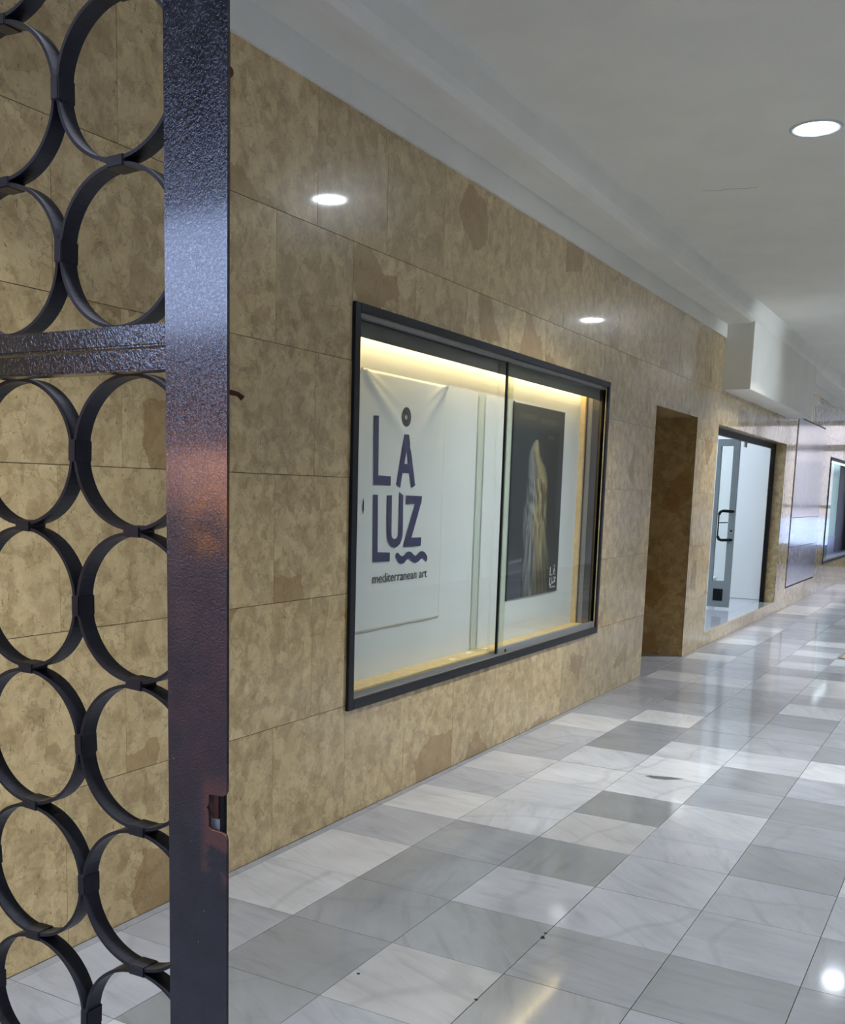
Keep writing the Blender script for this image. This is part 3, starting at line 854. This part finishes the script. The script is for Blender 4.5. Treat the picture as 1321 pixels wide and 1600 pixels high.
# ------------------------------------------------------------------ far display case, cut by the picture edge
f2 = thing('display_case', 'far display window with thin black frame, cut by the right picture edge', 'display case', (WX, 20.3, .46))
bar('frame_bar', M_BLK, WX - .03, WX + .01, 17.83, 17.87, .43, 2.13, f2)
bar('frame_bar', M_BLK, WX - .03, WX + .01, 22.73, 22.77, .43, 2.13, f2)
bar('frame_bar', M_BLK, WX - .03, WX + .01, 17.87, 22.73, 2.095, 2.13, f2)
bar('frame_bar', M_BLK, WX - .03, WX + .01, 17.87, 22.73, .43, .465, f2)
bar('bottom_track', M_ALU, -2.42, -2.345, 17.87, 22.73, .46, .50, f2)
M_TEAL = simple('pale teal panel', (158, 186, 186), .6, nz=.02)
M_BGREY = simple('blue grey board', (84, 92, 122), .3)
bar('back_panel', M_TEAL, -2.62, -2.60, 17.85, 21.25, .80, 2.12, f2)
bar('lower_panel', M_BGREY, -2.62, -2.595, 17.85, 21.25, .46, .80, f2)
bar('back_panel', simple('navy board', (24, 24, 38), .5), -2.62, -2.595, 21.25, 22.75, .46, 2.12, f2)
bar('side_panel', M_BACK, -2.62, -2.36, 17.83, 17.85, .46, 2.12, f2)
bar('side_panel', M_DARKB, -2.62, -2.36, 22.74, 22.76, .46, 2.12, f2)
bar('base_board', M_BGREY, -2.62, -2.42, 17.85, 22.74, .44, .475, f2)
bar('top_board', M_BACK, -2.62, -2.35, 17.85, 22.74, 2.11, 2.13, f2)
bar('led_strip', emit('cool led', (.85, .95, 1.0), 4.0), -2.52, -2.50, 17.9, 21.2, 2.095, 2.105, f2, 0)
# the sliding panes are pushed together at the near end
bar('glass_pane', M_GLASS, -2.360, -2.354, 17.87, 18.42, .50, 2.10, f2, 0)

# ------------------------------------------------------------------ floor mat well at the right edge
mw = thing('mat_well', 'thin metal-framed mat well sunk in the floor at the right picture edge', 'mat', (-.6, 10.9, 0))
for a, b, c, d in ((-1.12, -.2, 10.18, 10.20), (-1.12, -1.10, 10.20, 11.6), (-.22, -.2, 10.20, 11.6), (-1.12, -.2, 11.6, 11.62)):
    bar('frame_bar', M_BRONZE, a, b, c, d, -.006, .005, mw, 0)
bar('mat', simple('pale mat', (150, 128, 100), .6), -1.10, -.22, 10.20, 11.60, -.004, .002, mw, 0)

# ------------------------------------------------------------------ rusty pins in the wall right of the gate post
rb = MB().tube([(WX - .004, 2.875, 1.748), (WX + .02, 2.89, 1.742), (WX + .035, 2.90, 1.727)], [.010, .008, .010], 8)
tag(rb.build('rusty_hook', M_RUST, org=(WX, 2.88, 1.74)), 'small bent rusty hook sticking out of the stone beside the gate post', 'hook')
rb = MB().tube([(WX - .004, 2.866, 2.784), (WX + .006, 2.866, 2.784)], [.020, .016], 10)
tag(rb.build('wall_plug', M_RUST, org=(WX, 2.866, 2.784)), 'small dark round plug high in the stone beside the gate post', 'plug')

# ------------------------------------------------------------------ wrought iron gate
YG, YR = .85, .888
gate = thing('wrought_iron_gate', 'black wrought iron gate leaf of clamped flat-bar rings with glossy closing post', 'gate', (-1.51, .87, .05))
xR, xL = -.6943, -.7782
zA, zB, xn = 1.0427, 1.0852, -.7195
r_ = .006
plate = [(xL, .02), (xR, .02), (xR, zA - r_), (xR - .002, zA - .002), (xR - r_, zA), (xn + .003, zA + .001), (xn, zA + .004), (xn - .0005, zA + .022), (xn - .003, zA + .026), (xn, zA + .031), (xn, zB - .001), (xR - r_, zB - .0005), (xR - .002, zB + .002), (xR, zB + r_), (xR, 2.62), (xL, 2.62)]
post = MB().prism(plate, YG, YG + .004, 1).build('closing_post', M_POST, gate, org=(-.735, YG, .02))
MB().box(xL + .002, -.752, YG + .004, .915, .03, 2.61).build('post_core', M_IRON, post)
MB().box(-.735, -.709, .8575, .859, 1.036, 1.092).build('lock_case', simple('pale zinc', (196, 194, 184), .5, nz=.1, scale=150), post)
MB().box(-.7185, -.7095, .8545, .8575, 1.056, 1.092).build('lock_bolt', M_RUST, post)
MB().box(-.7075, -.7020, .8545, .8600, 1.034, 1.092).build('lock_strike', M_BLK, post)
MB().box(-2.331, -2.285, YG, YG + .03, .02, 2.62).build('hinge_post', M_IRON, gate)
# middle rail: two bars with a groove between, plus head and foot rails
rail = MB().box(-2.29, xL + .004, .856, .884, 1.5695, 1.593).build('middle_rail', M_RAIL, gate, bevel=.0025)
MB().box(-2.29, xL + .004, .858, .886, 1.5445, 1.5675).build('lower_bar', M_RAIL, rail, bevel=.002)
MB().box(-2.29, xL + .004, .862, .89, 2.505, 2.555).build('head_rail', M_RAIL, gate, bevel=.002)
MB().box(-2.29, xL + .004, .862, .89, .045, .090).build('foot_rail', M_RAIL, gate, bevel=.002)
def ring_me(rx, rz):
    s = MB(); n = 72; t_ = .0042; d = .023
    L = []
    for k in range(n):
        a = 2 * PI * k / n; c, si = math.cos(a), math.sin(a)
        L.append([s.bm.verts.new(v) for v in ((rx * c, 0, rz * si), ((rx - t_) * c, 0, (rz - t_) * si), ((rx - t_) * c, d, (rz - t_) * si), (rx * c, d, rz * si))])
    for k in range(n):
        a, b = L[k], L[(k + 1) % n]
        for q in range(4): s.bm.faces.new((a[q], a[(q + 1) % 4], b[(q + 1) % 4], b[q]))
    bmesh.ops.recalc_face_normals(s.bm, faces=s.bm.faces)
    me = s.mesh('ring', M_IRON)
    return me
PXc, PZc = .1878, .18175
RING = ring_me(.0932, .0902)
clv = MB().box(-.0130, .0130, -.0018, .0255, -.0064, .0064).mesh('clamp', M_IRON, bevel=.0012)
clh = MB().box(-.0064, .0064, -.0018, .0255, -.0130, .0130).mesh('clamp', M_IRON, bevel=.0012)
grnd = random.Random(5)
def bay(z_top, n, xoff, upward=False):
    for i in range(8):
        xc = -.868 - PXc * i + xoff
        for j in range(n):
            zc = z_top - PZc * (j + .5)
            o = put('ring', RING, gate, (xc, YR, zc))
            o.scale = (1, 1, 1)
            if j < n - 1:
                o = put('clamp', clv, gate, (xc + grnd.uniform(-.003, .003), YR, zc - PZc / 2))
                o.rotation_euler.y = grnd.uniform(-.06, .06)
            if i < 7:
                o = put('clamp', clh, gate, (xc - PXc / 2, YR, zc + grnd.uniform(-.004, .004)))
                o.rotation_euler.y = grnd.uniform(-.05, .05)
bay(1.548, 8, 0)
bay(1.5955 + PZc * 5, 5, -.0165)
